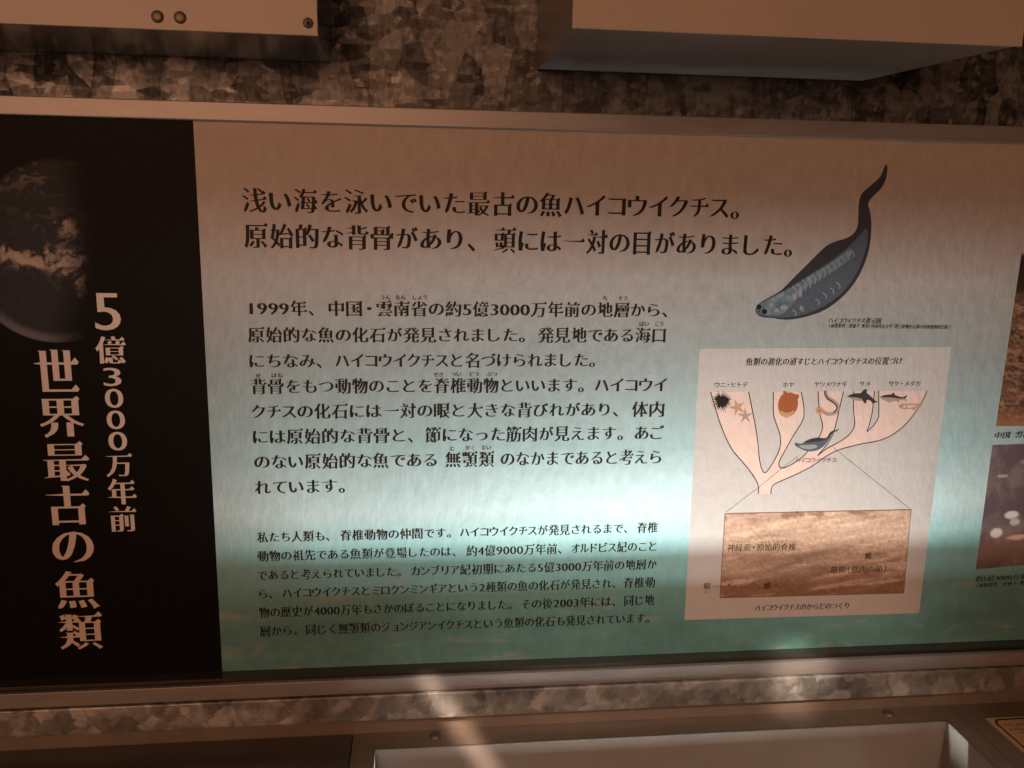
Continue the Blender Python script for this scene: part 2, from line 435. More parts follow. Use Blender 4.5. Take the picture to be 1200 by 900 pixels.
def smooth_path(pts, it=2):
    P = [np.array(p, float) for p in pts]
    for _ in range(it):
        Q = [P[0]]
        for a, b in zip(P[:-1], P[1:]): Q += [a * .75 + b * .25, a * .25 + b * .75]
        P = Q + [P[-1]]
    return [tuple(p) for p in P]
def smooth_loop(pts, it=2):
    P = [np.array(p, float) for p in pts]
    for _ in range(it):
        Q = []
        for a, b in zip(P, P[1:] + P[:1]): Q += [a * .75 + b * .25, a * .25 + b * .75]
        P = Q
    return [tuple(p) for p in P]
def picture(parent, corners, fn, nx, ny, off, name, keep=None):
    """a printed picture: a fine grid coloured in code; corners TL TR BR BL in px"""
    TL, TR, BR, BL = [W(*c) for c in corners]
    V, C3 = [], []
    for j in range(ny + 1):
        for i in range(nx + 1):
            u, v = i / nx, j / ny
            p = (TL * (1 - u) + TR * u) * (1 - v) + (BL * (1 - u) + BR * u) * v
            V.append((p[0], -off * FLAT, p[2])); C3.append(fn(u, v))
    FA = []
    for j in range(ny):
        for i in range(nx):
            if keep and not keep((i + .5) / nx, (j + .5) / ny): continue
            b = j * (nx + 1) + i; FA.append((b, b + nx + 1, b + nx + 2, b + 1))
    me = mesh(V, FA); at = me.color_attributes.new('ink', 'FLOAT_COLOR', 'POINT')
    at.data.foreach_set('color', np.array([(*c, 1) for c in C3], dtype=np.float32).ravel())
    return link(name, me, M['picture'], parent)
def fbm(x, y, z=0, o=5): return noise.fractal(Vector((x, y, z)), .9, 2.0, o)
def lerp(a, b, t): t = max(0, min(1, t)); return tuple(p + (q - p) * t for p, q in zip(a, b))
def sst(a, b, x): t = max(0, min(1, (x - a) / (b - a))); return t * t * (3 - 2 * t)

# ================================================================== THE SETTING
wall = link('wall', box_mesh(-.9, 1.1, .004, .03, .5, 2.0), M['galv'], kind='structure')

# ================================================================== INFORMATION PANEL
XL, XR = -.62, .86
panel = thing('information_panel', 'long museum panel about the oldest fish, black title strip beside pale sea print', 'information panel')
xe = -.1361
link('backing', box_mesh(XL, XR, .0006, .0038, 1.034, 1.4165), M['void'], panel)
link('black_sheet', box_mesh(XL, xe, 0, .0005, 1.036, 1.4075), M['black'], panel)
link('pale_sheet', box_mesh(xe + .0002, XR, 0, .0005, 1.036, 1.4075), M['sea'], panel)
link('frame_rail', box_mesh(XL, XR, -.0042, .0038, 1.4063, 1.4172, .0006), M['rail'], panel)
link('frame_rail', box_mesh(XL, XR, -.019, -.0155, 1.0328, 1.0432, .0005), M['rail'], panel)
link('channel_lip', box_mesh(XL, XR, -.0154, -.0095, 1.034, 1.0415), M['lip'], panel)
link('channel_lip', box_mesh(XL, XR, -.0094, -.0001, 1.034, 1.0428), M['lip'], panel)

# --- black strip: planet picture and upright title
ecx, ecy, er = 68.0, 290.0, 108.0
def earth(u, v):
    x = -42 + u * 225; y = 178 + v * 225
    r = math.hypot((x - ecx) / er, (y - ecy) / (er * 1.0)); base = (.0045, .0038, .0033)
    if r > 1.0: return base
    xx, yy = x / 30, y / 30
    wx = fbm(xx * .8, yy * .8, 3) * .9; wy = fbm(xx * .8 + 7, yy * .8, 5) * .9
    n = fbm(xx * 1.3 + wx * 1.5, yy * 1.7 + wy * 1.5, 1, 8) * .5 + .5
    sh = 1 - sst(58, 114, x + ((y - 285) / 108) ** 2 * 16)
    # cloud masses
    def g(cx, cy, sx, sy): return math.exp(-((x - cx) / sx) ** 2 - ((y - cy) / sy) ** 2)
    band = g(45, 298, 38, 10) * 1.0 + g(0, 292, 30, 9) * .8 + g(82, 310, 18, 20) * .55 + g(73, 262, 15, 13) * .95 + g(92, 335, 8, 22) * .35
    c = sst(.52, .88, n * .85 + band * .42) * min(1, band * 2.2)
    wisp = sst(.5, .8, fbm(xx * .7 + wx, yy * 3.2 + wy * 2 + x * .012, 9, 6) * .5 + .5) * (sst(240, 195, y) if y < 240 else g(60, 250, 60, 20) * .4)
    limb = sst(.86, .975, r) * sst(330, 385, y) * (1 - sst(.985, 1.0, r))
    sea = (.030, .031, .036); col = lerp(sea, (.46, .36, .29), c * (.55 + n * .5))
    col = lerp(col, (.22, .19, .165), wisp * .7); col = lerp(col, (.17, .17, .18), limb * .9)
    top = sst(.93, 1.0, r)
    k = max(sh, .10 * sst(100, 90, x)) * (1 - top * (1 if y < 330 else .2))
    return lerp(base, col, k)
picture(panel, [(-42, 176), (183, 182), (183, 405), (-42, 408)], earth, 210, 210, .0002, 'planet_picture')
for ch, x0, y0, x1, y1 in [('世', 40, 409.5, 93, 459), ('界', 46, 464, 98, 513), ('最', 50, 517, 105, 564), ('古', 54, 569, 106, 615),
                           ('の', 61, 623, 110, 659), ('魚', 65, 669, 116, 714), ('類', 69, 717, 121, 761)]:
    big_glyph(panel, ch, x0, y0, x1, y1, 'pinktype', 'title')
for ch, x0, y0, x1, y1 in [('億', 112, 394, 148, 426), ('万', 124, 531, 155.5, 559), ('年', 125.5, 561, 160, 591), ('前', 128, 593, 160.5, 623)]:
    big_glyph(panel, ch, x0, y0, x1, y1, 'pinktype', 'body')
for ch, x0, y0, x1, y1 in [('5', 110.5, 343.5, 141, 387), ('3', 121, 431, 142, 452.5), ('0', 123, 455.5, 144.5, 478), ('0', 125, 481, 146.5, 503), ('0', 127, 506, 149, 528)]:
    big_glyph(panel, ch, x0, y0, x1, y1, 'pinktype', 'gothic')

# --- headline, body copy and small copy
text(panel, [('浅い海を泳いでいた最古の魚', 283, 660), ('ハイコウイクチス。', 661, 869)], 234.5, 243.5, 32, wt='mincho', name='headline')
text(panel, [('原始的な背骨があり、', 285, 561), ('頭には一対の目がありました。', 578, 931)], 276, 288, 32, wt='mincho', name='headline')
for segs, y0, y1 in [
    ([('1999年、', 288, 371), ('中国・雲南省の約5億3000万年前の地層から、', 384, 785)], 361, 363.5),
    ([('原始的な魚の化石が発見されました。', 290, 617), ('発見地である海口', 630, 782)], 392.5, 393),
    ([('にちなみ、', 291, 380), ('ハイコウイクチスと名づけられました。', 393, 699)], 423, 422),
    ([('背骨をもつ動物のことを脊椎動物といいます。', 293, 686), ('ハイコウイ', 697, 782)], 453, 451),
    ([('クチスの化石には一対の眼と大きな背びれがあり、', 294, 727), ('体内', 740, 780)], 482.5, 479.5),
    ([('には原始的な背骨と、', 295, 487), ('節になった筋肉が見えます。', 498, 732), ('あご', 743, 779)], 512, 507),
    ([('のない原始的な魚である', 297, 514), ('無顎類', 521, 580), ('のなかまであると考えら', 586, 777)], 541.5, 535.5),
    ([('れています。', 298, 406)], 571.5, 569)]:
    text(panel, segs, y0, y1, 20)
for segs, y0, y1 in [
    ([('私たち人類も、', 301, 388), ('脊椎動物の仲間です。', 398, 530), ('ハイコウイクチスが発見されるまで、', 539, 737), ('脊椎', 746, 771)], 630, 618),
    ([('動物の祖先である魚類が登場したのは、', 301, 536), ('約4億9000万年前、', 546, 660), ('オルドビス紀のこと', 669, 771)], 652, 640),
    ([('であると考えられていました。', 301, 471), ('カンブリア紀初期にあたる5億3000万年前の地層か', 481, 770)], 674.5, 661),
    ([('ら、', 302, 321), ('ハイコウイクチスとミロクンミンギアという2種類の魚の化石が発見され、', 331, 723), ('脊椎動', 730, 768)], 696, 682),
    ([('物の歴史が4000万年もさかのぼることになりました。', 303, 601), ('その後2003年には、', 610, 723), ('同じ地', 731, 767)], 718, 703),
    ([('層から、', 304, 350), ('同じく無顎類のジョンジアンイクチスという魚類の化石も発見されています。', 358, 762)], 740, 724)]:
    text(panel, segs, y0, y1, 13.8, wt='small')
for s, x0, x1, y in [('うん', 445, 458, 348.5), ('なん', 463, 476, 348.5), ('しょう', 483, 501, 348.5), ('ち', 706, 712, 349.5), ('そう', 724, 736, 349.5),
                     ('はい', 749, 761, 379.5), ('こう', 767, 778, 379.5), ('せ', 299, 306, 440.5), ('ぼね', 318, 332, 440), ('せき', 508, 520, 439),
                     ('つい', 528, 541, 438.5), ('どう', 550, 562, 438.5), ('ぶつ', 570, 583, 438.5), ('む', 527, 533, 526), ('がく', 545, 557, 525), ('るい', 563, 576, 524.5)]:
    text(panel, [(s, x0, x1)], y, y, 6.6, wt='small', name='reading_mark')

# --- the swimming fish
def fp(pts): return [(860 + x / 4.093, 180 + y / 4.093) for x, y in pts]
fish = flat(panel, smooth_loop(fp([(735, 46), (722, 62), (713, 88), (700, 115), (665, 146), (622, 180), (606, 205), (598, 240), (597, 290), (595, 345), (578, 382), (545, 405), (490, 420), (445, 440), (400, 483),
    (340, 543), (290, 592), (245, 640), (215, 665), (170, 690), (125, 715), (105, 738), (102, 760), (120, 779), (150, 787), (180, 787), (230, 797), (290, 795), (360, 780), (430, 755),
    (490, 715), (550, 660), (600, 590), (635, 510), (655, 430), (661, 345), (655, 280), (641, 240), (662, 210), (700, 175), (725, 138), (737, 90)]), 1), 'dark', .0002, 'fish_picture')
flat(fish, smooth_loop(fp([(640, 350), (600, 395), (560, 440), (500, 490), (440, 532), (370, 577), (300, 622), (235, 662), (170, 692), (125, 718), (108, 740), (106, 760), (124, 776), (180, 783),
    (240, 788), (330, 775), (420, 740), (490, 695), (545, 640), (592, 570), (625, 490), (643, 420)]), 1), 'slate', .0003, 'fish_body')
random.seed(3)
sc = []
spots = [((108 + 0, 736), 0)]
for k in range(13):                       # chevron muscle blocks down the flank
    t = k / 12; x = 285 + t * 280; y = 640 - t * 175
    w = 9 - 3 * t
    flat(fish, smooth_loop(fp([(x, y), (x + w, y - 6), (x + w + 12, y + 28 - 8 * t), (x + w + 6, y + 58 - 24 * t), (x + 2, y + 62 - 24 * t), (x + 8, y + 28 - 8 * t)]), 1), 'taupe' if k < 7 else 'fishlight', .0004, 'flank_mark') if False else sc.append((x, y, w, t))
t_ = NT('fish_flank_print'); nz = t_.noise(t_.coords((1, 1, 1), (0, .55, 0)), 160, 4, .6); nrm, _ = film_relief(t_)
t_.B(Base_Color=t_.ramp(nz.outputs[0], [(.35, (.08, .115, .14)), (.52, (.13, .19, .21)), (.68, (.27, .29, .31))]), Roughness=.42, Normal=nrm); M['flank'] = t_.m
M['fishlight'] = print_mat('pale_fish_mark', (.27, .29, .28), .45)
M['fishpink'] = print_mat('pink_fish_mark', (.30, .27, .28), .45)
flat(fish, smooth_loop(fp([(110, 742), (130, 718), (175, 694), (240, 662), (310, 620), (380, 580), (450, 536), (520, 486), (560, 452), (572, 470), (540, 520), (470, 568), (400, 606), (330, 650),
    (300, 700), (262, 742), (230, 772), (180, 778), (130, 770)]), 1), 'flank', .0004, 'flank')
for x, y, w, t in sc:
    stroke(fish, [smooth_path([tuple(q) for q in fp([(x - 4, y - 4), (x + 10 + w, y + 22), (x + w, y + 52 - 22 * t)])], 1)], 1.5 - t * .5, 'fishlight', .0005, 'muscle_mark')
for (x, y) in [(330, 745), (405, 712), (440, 684), (475, 660), (505, 634), (295, 765)]:
    stroke(fish, [smooth_path(fp([(x - 14, y - 16), (x + 4, y - 4), (x + 2, y + 14)]), 1)], 1.3, 'fishlight', .0005, 'muscle_mark')
for (x, y, rx, ry) in [(240, 738, 18, 13), (205, 752, 12, 10), (318, 668, 9, 22), (288, 684, 8, 18), (322, 742, 7, 13)]:
    flat(fish, fp([(x + rx * math.cos(q / 10 * 6.283), y + ry * math.sin(q / 10 * 6.283)) for q in range(10)]), 'fishpink', .00055, 'pale_spot')
for (x, y, r) in [(120, 736, 12), (146, 758, 13), (122, 756, 4)]:
    flat(fish, fp([(x + r * math.cos(q / 12 * 6.283), y + r * math.sin(q / 12 * 6.283)) for q in range(12)]), 'ink', .0006, 'eye')
text(panel, [('ハイコウイクチス復元図', 971, 1033)], 375.5, 376, 7.2, wt='small', slant=.2, name='caption')
text(panel, [('（画像提供：舒徳干 教授〔中国西北大学／澄江動物化石群の脊椎動物研究班〕）', 971, 1115)], 381.5, 383.5, 5.4, wt='small', slant=.2, name='caption')

# --- the diagram card
card = flat(panel, [(820, 408.7), (1115, 406.5), (1077, 718.5), (802, 726.5)], 'card', .0001, 'diagram_card')
text(card, [('魚類の進化の道すじとハイコウイクチスの位置づけ', 874, 1058)], 424, 423, 10, wt='small', slant=.12, name='card_title')
for s, x0, x1, y in [('ウニ・ヒトデ', 837, 877, 451), ('ホヤ', 917, 931, 451), ('ヤツメウナギ', 954, 993, 450.3), ('サメ', 1007, 1020.5, 449.8), ('サケ・メダカ', 1041, 1079, 449.6)]:
    text(card, [(s, x0, x1)], y, y - .2, 7.4, wt='gothic', name='branch_name')
right_out = [(903.3, 579), (903.6, 573), (906, 568), (913.3, 564.5), (926.7, 558.7), (940, 552.7), (953.3, 545.3), (966.7, 535.3), (980, 528), (993.3, 524), (1012.7, 519.5), (1030, 516.7), (1043.3, 511.3), (1056.7, 502), (1067.3, 490.7), (1076.7, 477.3), (1083.3, 465.3), (1086.3, 458)]
v4 = [(1029.7, 458), (1029.7, 470), (1029.9, 482), (1029.5, 490.7), (1023.3, 499.3), (1016, 506)]
v4b = [(1016, 506), (1020, 493.3), (1022.7, 480), (1023.7, 466.7), (1025, 458.3)]
v3 = [(1000.4, 458.7), (1000, 480), (1001.3, 490.7), (1001.8, 498.7), (998, 506.7), (990, 514), (980, 520), (968, 526), (958, 534)]
v3b = [(958, 534), (966.7, 524), (973.3, 514.7), (977.5, 505.3), (980.7, 492), (984.7, 474.7), (988.4, 458.7)]
v2 = [(958.7, 458.7), (959.3, 473.3), (961.3, 488), (964.4, 498.7), (962.7, 506.7), (960, 512), (953, 521), (945.3, 530.7), (939.3, 536.7), (930.7, 542.7), (922.7, 547), (916, 549), (912.3, 546), (913.3, 540), (920, 528), (928, 513.3), (937.3, 499), (942, 490), (942.4, 480), (941.3, 472), (939, 459.3)]
v1 = [(906.3, 459.3), (906, 485.3), (909.3, 496), (914, 508), (915, 519), (913.3, 528), (906.7, 541), (900, 551.5), (896, 554.7), (892.7, 550.7), (889.7, 538), (888.4, 519), (884.7, 496), (877.3, 459.3)]
left_out = [(832.7, 459.3), (838.7, 480), (844, 497), (852.7, 518), (860, 530), (868, 539), (877.3, 549.7), (884, 559.5), (889.2, 568.7), (888.7, 578.7)]
tree = []
sp_ = [smooth_path(p, 1) for p in (right_out, v4, v4b, v3, v3b, v2, v1, left_out)]
for p in sp_: tree += [q for q in p if not tree or math.hypot(q[0] - tree[-1][0], q[1] - tree[-1][1]) > .15]
chart = flat(card, tree, 'branch', .0002, 'branching_chart')
stroke(chart, sp_, 1.2, 'ink', .0003, 'chart_outline')
stroke(chart, [[(976, 524), (1066, 596)], [(851, 600), (889, 571), (916, 549), (936, 533.5)]], .55, 'greyink', .00032, 'zoom_line')
def pa(pts, ox=810, oy=400, s=7.5): return [(ox + x / s, oy + y / s) for x, y in pts]
def star(cx, cy, n, R, r, rot=0.0, jit=0.0):
    out = []
    for k in range(2 * n):
        a = rot + math.pi * k / n; q = (R if k % 2 == 0 else r) * (1 + random.uniform(-jit, jit)); out.append((cx + q * math.cos(a), cy + q * math.sin(a)))
    return out
flat(chart, star(846, 470.3, 26, 12, 6.5, 0, .22), 'ink', .0004, 'sea_urchin')
flat(chart, star(864, 477.5, 5, 10.5, 3.4, -1.9), 'tan', .0004, 'starfish')
flat(chart, star(873.3, 487.5, 5, 10.2, 2.9, -1.6), 'taupe', .0005, 'starfish')
flat(chart, smooth_loop(pa([(805, 440), (830, 435), (840, 455), (880, 448), (910, 465), (945, 468), (948, 490), (935, 510), (940, 560), (920, 620), (880, 655), (820, 665), (785, 650), (765, 600), (762, 540), (785, 480), (812, 462)]), 1), 'orange', .0004, 'sea_squirt')
flat(chart, smooth_loop(pa([(770, 590), (800, 622), (860, 628), (915, 600), (895, 645), (860, 665), (830, 672), (795, 655)]), 1), 'tan', .0005, 'sea_squirt_base')
stroke(chart, [smooth_path([(967.3, 458), (968, 463), (970, 466.5), (975.3, 469.3), (980.6, 473.5), (982.6, 478), (980.5, 482.5), (976.7, 485), (970.5, 485.5), (966, 483.5), (962.5, 480.7)], 2)], 4.6, 'taupe', .0004, 'lamprey')
stroke(chart, [smooth_path([(966.3, 458), (967, 463), (969.5, 467.5), (975.3, 470.6), (979.2, 474), (981, 478), (979.2, 481.5), (976, 483.4)], 2)], 1.6, 'dark', .0005, 'lamprey_back')
flat(chart, star(960.3, 481.3, 8, 4.3, 4.2), 'tan', .0006, 'lamprey_mouth')
flat(chart, star(960.3, 481.3, 6, 1.5, 1.5), 'orange', .0007, 'lamprey_mouth')
B5 = lambda p: pa(p, 950, 400)
flat(chart, B5([(315, 487), (345, 470), (390, 458), (440, 455), (460, 432), (478, 420), (493, 423), (494, 455), (525, 480), (552, 510), (590, 535), (560, 540), (548, 556), (530, 525), (505, 512), (490, 520), (487, 550), (465, 535), (450, 505), (400, 492), (350, 490)]), 'dark', .0004, 'shark')
flat(chart, B5([(335, 492), (400, 494), (448, 508), (455, 522), (400, 522), (355, 508)]), 'taupe', .0005, 'shark_belly')
flat(chart, B5([(606, 490), (640, 476), (680, 470), (708, 468), (728, 450), (742, 474), (780, 488), (812, 492), (835, 478), (852, 470), (838, 500), (846, 530), (815, 515), (780, 520), (768, 542), (755, 526), (700, 532), (686, 540), (672, 528), (625, 510)]), 'taupe', .0004, 'salmon')
flat(chart, B5([(606, 489), (640, 475), (680, 469), (708, 467), (728, 449), (742, 473), (780, 487), (812, 492), (835, 478), (852, 470), (832, 500), (780, 503), (700, 492), (640, 492)]), 'dark', .0005, 'salmon_back')
flat(chart, smooth_loop(B5([(766, 568), (800, 550), (860, 546), (920, 550), (980, 545), (975, 575), (930, 580), (915, 608), (880, 592), (830, 598), (790, 590)]), 1), 'tan', .0004, 'killifish')
flat(chart, smooth_loop(B5([(790, 572), (830, 560), (900, 560), (935, 565), (900, 582), (830, 585)]), 1), 'branch', .0005, 'killifish_body')
for x, y in [(803, 568), (842, 574), (905, 592)]: flat(chart, B5([(x + 10 * math.cos(q), y + 10 * math.sin(q)) for q in (0, 1, 2, 3, 4, 5)]), 'taupe', .0006, 'killifish_mark')
C5 = lambda p: pa(p, 860, 500)
flat(chart, smooth_loop(C5([(532, 150), (545, 138), (560, 148), (600, 150), (650, 116), (720, 96), (760, 98), (800, 106), (825, 90), (838, 55), (870, 34), (900, 30), (928, 10), (912, 40), (876, 48), (855, 70), (850, 95), (815, 145), (770, 190), (720, 212), (665, 220), (610, 208), (565, 182), (540, 170)]), 1), 'slate', .0005, 'small_fish')
flat(chart, smooth_loop(C5([(600, 148), (650, 116), (720, 96), (760, 98), (800, 106), (830, 84), (838, 55), (870, 34), (900, 30), (870, 50), (848, 90), (780, 128), (700, 132)]), 1), 'dark', .0006, 'small_fish_back')
flat(chart, smooth_loop(C5([(560, 165), (640, 160), (720, 155), (740, 180), (680, 200), (610, 195)]), 1), 'fishlight', .0006, 'small_fish_flank')
text(chart, [('ハイコウイクチス', 931.5, 980.5)], 539.5, 539, 7.2, mat='ink2', wt='gothic', name='branch_name', off=.0007)

def rock(u, v):
    n = fbm(u * 4, v * 5, 2, 6); n2 = fbm(u * 14 + n, v * 22 + n * 3, 6, 5)
    s = fbm(u * 3 - v * 2, v * 16 + u * 5.5, 8, 5)
    ridge = math.exp(-((v - .62 - .10 * math.sin(u * 6 + 1) + .22 * (u - .3)) / .05) ** 2) * sst(.1, .3, u) * sst(.75, .5, u)
    base = lerp((.47, .31, .22), (.24, .135, .09), sst(.42, .92, v + .2 * n))
    c = lerp(base, (.64, .45, .32), sst(.05, .6, s) * .6); c = tuple(q * (1 + .28 * fbm(u * 60, v * 34, 14, 3)) for q in c)
    c = lerp(c, (.20, .09, .05), sst(.12, .6, n2) * .32 + sst(.2, .6, -s) * .25)
    c = lerp(c, (.17, .10, .07), ridge * .6)
    if v < .16: c = lerp(c, (.22, .10, .06), sst(.05, .4, fbm(u * 9, v * 8, 12)) * .8 * sst(.16, .02, v))
    return lerp(c, (.25, .13, .08), sst(.988, 1, max(abs(2 * u - 1), abs(2 * v - 1))))
fos = picture(card, [(849.5, 601.7), (1068, 597), (1059.3, 695), (843.3, 700.7)], rock, 150, 72, .0002, 'fossil_picture')
stroke(fos, [[(849.5, 601.7), (1068, 597), (1059.3, 695), (843.3, 700.7), (849.5, 601.7)]], .8, 'ink2', .0003, 'picture_border')
stroke(fos, [[(836, 687.2), (850, 686.8)]], .6, 'greyink', .00035, 'pointer_line')
for x, y in [(854.5, 685.5), (934, 594.5 + 6)]: flat(fos, star(x, y, 6, 1.5, 1.4), 'ink2', .0004, 'dark_spot')
text(fos, [('神経索・原始的脊椎', 852, 933)], 642, 640.5, 9.6, mat='ink', wt='gothic', name='picture_label')
text(fos, [('しんけいさく', 858, 885)], 635.5, 635, 4, mat='greyink', wt='gothic', name='reading_mark')
text(fos, [('げんしてきせきつい', 890, 933)], 635, 634.5, 4, mat='greyink', wt='gothic', name='reading_mark')
text(fos, [('筋節（筋肉の節）', 973, 1040)], 668, 666, 8.8, mat='ink', wt='gothic', name='picture_label')
text(fos, [('鰭', 1013.5, 1021.5)], 651.5, 651, 8.4, mat='ink', wt='gothic', name='picture_label')
text(fos, [('鰓', 895, 903.5)], 686.3, 686, 8.4, mat='ink', wt='gothic', name='picture_label')
text(fos, [('えら', 897, 903)], 679.5, 679.5, 3.6, mat='greyink', wt='gothic', name='reading_mark')
text(card, [('眼', 824.5, 833)], 687, 687, 8.6, wt='gothic', name='picture_label')
text(card, [('まなこ', 825, 832)], 693.5, 693.5, 3.6, mat='greyink', wt='gothic', name='reading_mark')
text(card, [('ハイコウイクチスのからだのつくり', 885, 996)], 712.5, 709.5, 9.2, wt='small', slant=.15, name='card_caption')

# --- the two pictures at the right edge
def digsite(u, v):
    n = fbm(u * 5, v * 12, 21, 6); s = fbm(u * 4 + n, v * 30 + n * 4, 23, 5); b = fbm(u * 22, v * 40, 25, 4)
    c = lerp((.05, .03, .02), (.30, .15, .085), sst(-.5, .6, s)); c = lerp(c, (.42, .27, .19), sst(.25, .7, b) * .5)
    c = lerp(c, (.36, .16, .08), sst(.86, 1, v) * .7)
    if v < .30: c = lerp((.035, .02, .014), c, sst(.18, .34, v + n * .06)); 
    return lerp((.44, .37, .30), c, sst(.0, .03, v))
picture(panel, [(1197.5, 294), (1440, 302), (1390, 497), (1167, 499.5)], digsite, 110, 90, .0002, 'dig_site_picture')
def seabed(u, v):
    x, y = u * 2.0, v
    n = fbm(x * 5, y * 5, 31, 6); vt = fbm(x * 14 + n, y * 3, 33, 5)
    c = lerp((.13, .09, .10), (.20, .15, .14), sst(-.3, .5, n)); c = lerp(c, (.32, .25, .22), sst(.2, .65, vt) * sst(.1, .6, v) * .8)
    c = lerp(c, (.28, .19, .15), sst(.65, .85, v + n * .1) * (1 - sst(.85, 1, v)))
    def el(cx, cy, rx, ry): return 1 - sst(.75, 1.1, math.hypot((x - cx) / rx, (y - cy) / ry))
    for cx, cy, rx, ry, cc in [(.27, .57, .07, .034, (.70, .66, .62)), (.31, .63, .05, .030, (.55, .50, .47)), (.15, .71, .06, .042, (.74, .70, .66)), (.36, .76, .11, .022, (.74, .46, .33)),
                               (.72, .775, .12, .055, (.42, .52, .52)), (.74, .74, .09, .03, (.6, .62, .58)), (.42, .145, .16, .028, (.30, .22, .21)), (.13, .25, .05, .016, (.40, .36, .34)), (1.2, .6, .1, .05, (.6, .5, .45)), (1.5, .75, .12, .05, (.7, .6, .5))]:
        c = lerp(c, cc, el(cx, cy, rx, ry))
    c = lerp(c, (.30, .24, .22), .6 * el(.38, .30, .03, .16))
    return c
picture(panel, [(1163, 521.5), (1420, 512), (1380, 645), (1143.3, 667.5)], seabed, 150, 90, .0002, 'ancient_sea_picture')
text(panel, [('中国 雲南省', 1165, 1218)], 510.5, 508, 8.2, wt='small', slant=.15, name='caption')
text(panel, [('約5億3000万年前の', 1143, 1220)], 678.5, 674.5, 7.4, wt='small', slant=.15, name='caption')
text(panel, [('（画像提供：舒徳干 教授', 1143, 1206)], 686, 682.5, 5.6, wt='small', slant=.15, name='caption')

# ================================================================== OVERHEAD BOXES
ZU = 1.443
def rivet_mesh(p, r, axis, h=.0013):
    V, FA = [], []; n = 14; rings = [(1, 0), (.98, .35), (.8, .75), (.45, .95)]
    for rr, hh in rings:
        for k in range(n):
            a = 6.2832 * k / n; c, s = rr * r * math.cos(a), rr * r * math.sin(a)
            V.append((p[0] + c, p[1] - hh * h, p[2] + s) if axis == 'y' else (p[0] + c, p[1] + s, p[2] + hh * h))
    for j in range(3):
        for k in range(n): FA.append((j * n + k, j * n + (k + 1) % n, (j + 1) * n + (k + 1) % n, (j + 1) * n + k))
    FA.append(tuple(range(3 * n, 4 * n))); return mesh(V, FA, smooth=True)
b1 = thing('overhead_box', 'beige overhead box at the upper left with a riveted face plate', 'overhead box')
link('body', prism([(-.75, .003), (-.75, -.0765), (-.0535, -.0765), (-.0535, .003)], ZU, 1.62), M['under'], b1)
fpl = link('face_plate', box_mesh(-.75, -.0518, -.0785, -.0767, ZU - .0008, 1.62, .0003), M['plate'], b1)
for x, y in [(184.5, 19.5), (211, 20.5)]:
    link('rivet', rivet_mesh(W(x, y, -.0786), .0031, 'y'), M['steel'], fpl)
link('rivet', rivet_mesh(W(361, 27, -.0786), .0027, 'y'), M['steel'], fpl)
link('rivet_core', rivet_mesh(W(361, 27.2, -.0799), .0011, 'y', .0005), M['void'], fpl)
xa = W(630, 82)[0]
b2 = thing('overhead_box', 'plain beige overhead box at the upper right with a dark grey underside', 'overhead box')
link('body', prism([(xa, .003), (.0752, -.1185), (.308, -.1185), (.286, .003)], ZU, 1.62), M['under2'], b2)
link('face_plate', box_mesh(.0742, .309, -.1205, -.1187, ZU - .0008, 1.62, .0003), M['plate'], b2)

# ================================================================== GALVANIZED BAR UNDER THE PANEL
bar = thing('galvanized_bar', 'mottled galvanized metal bar running under the information panel', 'metal bar')
link('bar_face', box_mesh(XL, XR, -.0205, .003, 1.0128, 1.0318, .0008), M['galv2'], bar)
link('backplate', box_mesh(XL, XR, -.0120, .003, .990, 1.0124), M['deck'], bar)

# ================================================================== COUNTER WITH SUNKEN SHOWCASE
ZD = .9984
ctr = thing('display_counter', 'brown metal counter below the panel with a pale sunken showcase well', 'display counter')
wx0, wx1, wy0, wy1 = -.0321, .3795, -.0314, -.34
sl, sr = -.0469, .3935
def plate_obj(name, x0, x1, y0, y1, mat, dz=0): return link(name, box_mesh(x0, x1, y0, y1, ZD - .0025 + dz, ZD + dz, .0004), M[mat], ctr)
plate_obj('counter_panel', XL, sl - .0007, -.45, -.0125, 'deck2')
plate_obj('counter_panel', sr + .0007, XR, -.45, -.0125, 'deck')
dk = [(sl, -.0125), (sr, -.0125), (sr, -.45), (sl, -.45)]; inn = [(wx0, wy0), (wx1, wy0), (wx1, wy1), (wx0, wy1)]
V = [(x, y, ZD) for x, y in dk + inn] + [(x, y, ZD - .0025) for x, y in dk + inn]
FA = []
for i in range(4):
    j = (i + 1) % 4; FA += [(i, j, 4 + j, 4 + i), (8 + i, 12 + i, 12 + j, 8 + j), (i, 8 + i, 8 + j, j), (4 + i, 4 + j, 12 + j, 12 + i)]
link('counter_panel', mesh(V, FA), M['deck'], ctr)
link('carcass', box_mesh(XL, wx0 - .004, -.448, -.0126, ZD - .02, ZD - .0030), M['void'], ctr)
link('carcass', box_mesh(wx1 + .004, XR, -.448, -.0126, ZD - .02, ZD - .0030), M['void'], ctr)
link('showcase_wall', box_mesh(wx0, wx1, wy0 - .0009, wy0 - .0001, .70, ZD - .0003), M['well'], ctr)
link('showcase_wall', box_mesh(wx0 + .0001, wx0 + .0009, wy1, wy0 - .001, .70, ZD - .0003), M['well'], ctr)
link('showcase_wall', box_mesh(wx1 - .0009, wx1 - .0001, wy1, wy0 - .001, .70, ZD - .0003), M['well'], ctr)
link('showcase_wall', box_mesh(wx0 - .003, wx1 + .003, wy1 - .003, wy1 - .0002, .70, ZD - .0027), M['well'], ctr)
link('showcase_floor', box_mesh(wx0 - .003, wx1 + .003, wy1, wy0, .69, .70), M['void'], ctr)
for x0, x1, y0, y1 in [(wx0, wx1, wy0 - .0010, wy0), (wx0, wx0 + .0010, wy1, wy0 - .0010), (wx1 - .0010, wx1, wy1, wy0 - .0010)]:
    link('rim_trim', box_mesh(x0, x1, y0, y1, ZD - .0002, ZD + .0006, .0001), M['trim'], ctr)
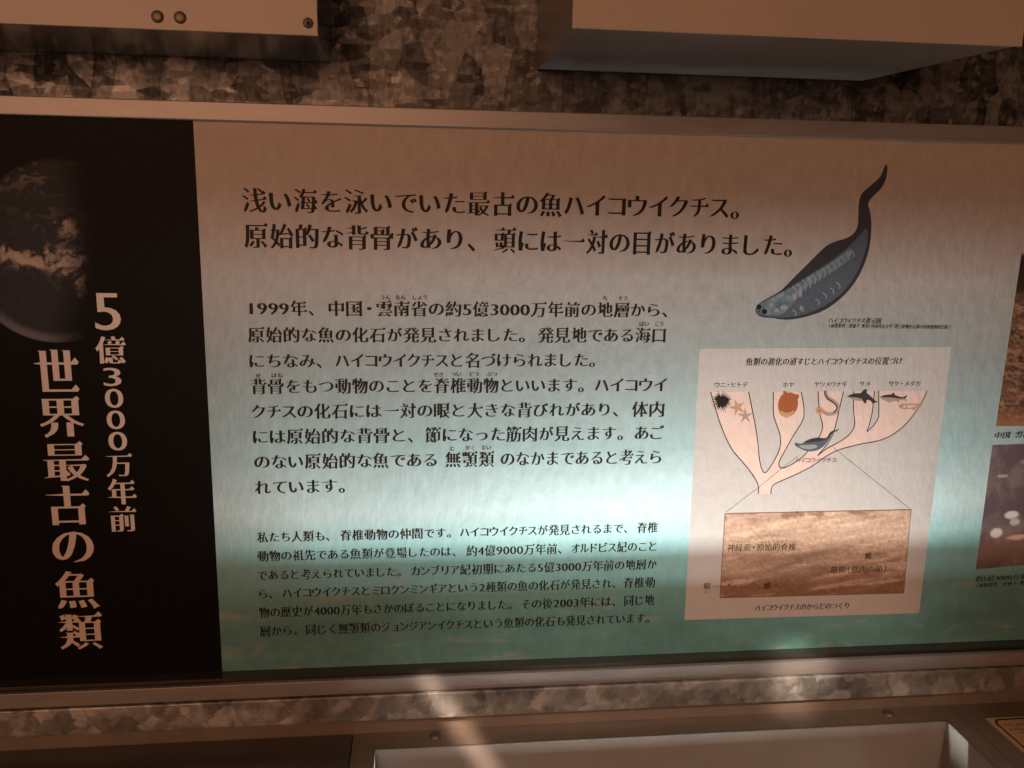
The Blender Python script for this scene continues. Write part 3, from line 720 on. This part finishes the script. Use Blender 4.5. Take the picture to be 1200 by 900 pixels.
ys = .033 + .047 * .2855 + .0015
link('added_light_shelf', box_mesh(wx0, wx1, -ys, wy0, ZD - .050, ZD - .047), M['void'], ctr)  # unseen shelf added to keep tube light off the well's back wall
link('added_light_shelf', box_mesh(wx1 - .042, wx1, -.30, -ys - .0005, ZD - .050, ZD - .047), M['void'], ctr)  # unseen end piece added to shade the well's right wall
link('added_light_baffle', box_mesh(wx0, wx1, -.30, -.0633, ZD - .039, ZD - .036), M['void'], ctr)  # unseen plate added to give the tube light its upper cut-off
for px_, py_ in [(510, 862.5), (1041, 836.5)]:
    p = H(px_, py_, ZD); link('rivet', rivet_mesh((p[0], p[1], ZD), .0040, 'z', .0018), M['steel'], ctr)

# label card lying on the right-hand counter panel
lab = thing('label_card', 'tan label card with a black rounded border lying on the right end of the counter', 'label card')
lx, ly = .4088, -.0320
link('card_sheet', box_mesh(lx, lx + .13, ly - .10, ly, ZD + .0001, ZD + .0011, .0002), M['labelcard'], lab)
def hstroke(path, w2, z, name, mat):
    P = np.array(path); n = len(P); T = np.zeros_like(P); T[1:-1] = P[2:] - P[:-2]; T[0] = P[1] - P[0]; T[-1] = P[-1] - P[-2]
    T /= np.hypot(T[:, 0], T[:, 1])[:, None]; Nn = np.stack([-T[:, 1], T[:, 0]], 1); V = []
    for p, q in zip(P, Nn): V += [(*(p + q * w2), z), (*(p - q * w2), z)]
    return link(name, mesh(V, [(2 * i, 2 * i + 1, 2 * i + 3, 2 * i + 2) for i in range(n - 1)]), M[mat], lab)
ix, iy, r = lx + .0035, ly - .0030, .006
arc = [(ix, iy - .092)] + [(ix + r - r * math.cos(a), iy - r + r * math.sin(a)) for a in np.linspace(0, math.pi / 2, 8)] + [(ix + .12, iy)]
hstroke(arc, .0007, ZD + .0013, 'border_line', 'ink')
V, FA = [], []; rr = random.Random(5)      # the card's print is too small to read: rows of tiny ink marks
for y, n in ((.0072, 9), (.0122, 6)):
    for k in range(n):
        for q in range(4):
            x0 = ix + .004 + k * .0033 + rr.uniform(0, .0022); y0 = iy - y + rr.uniform(-.0011, .0011); a, b = rr.choice([(.0011, .00018), (.00018, .0010), (.0007, .0002)])
            b0 = len(V); V += [(x0 - a, y0 - b, ZD + .0013 + k * 1e-6 + q * 3e-6), (x0 + a, y0 - b, ZD + .0013 + k * 1e-6 + q * 3e-6), (x0 + a, y0 + b, ZD + .0013 + k * 1e-6 + q * 3e-6), (x0 - a, y0 + b, ZD + .0013 + k * 1e-6 + q * 3e-6)]; FA.append((b0, b0 + 1, b0 + 2, b0 + 3))
link('label_print', mesh(V, FA), M['ink2'], lab)
hstroke([(ix + .009, iy - .0165), (ix + .11, iy - .0165)], .0003, ZD + .0013, 'rule_line', 'ink')
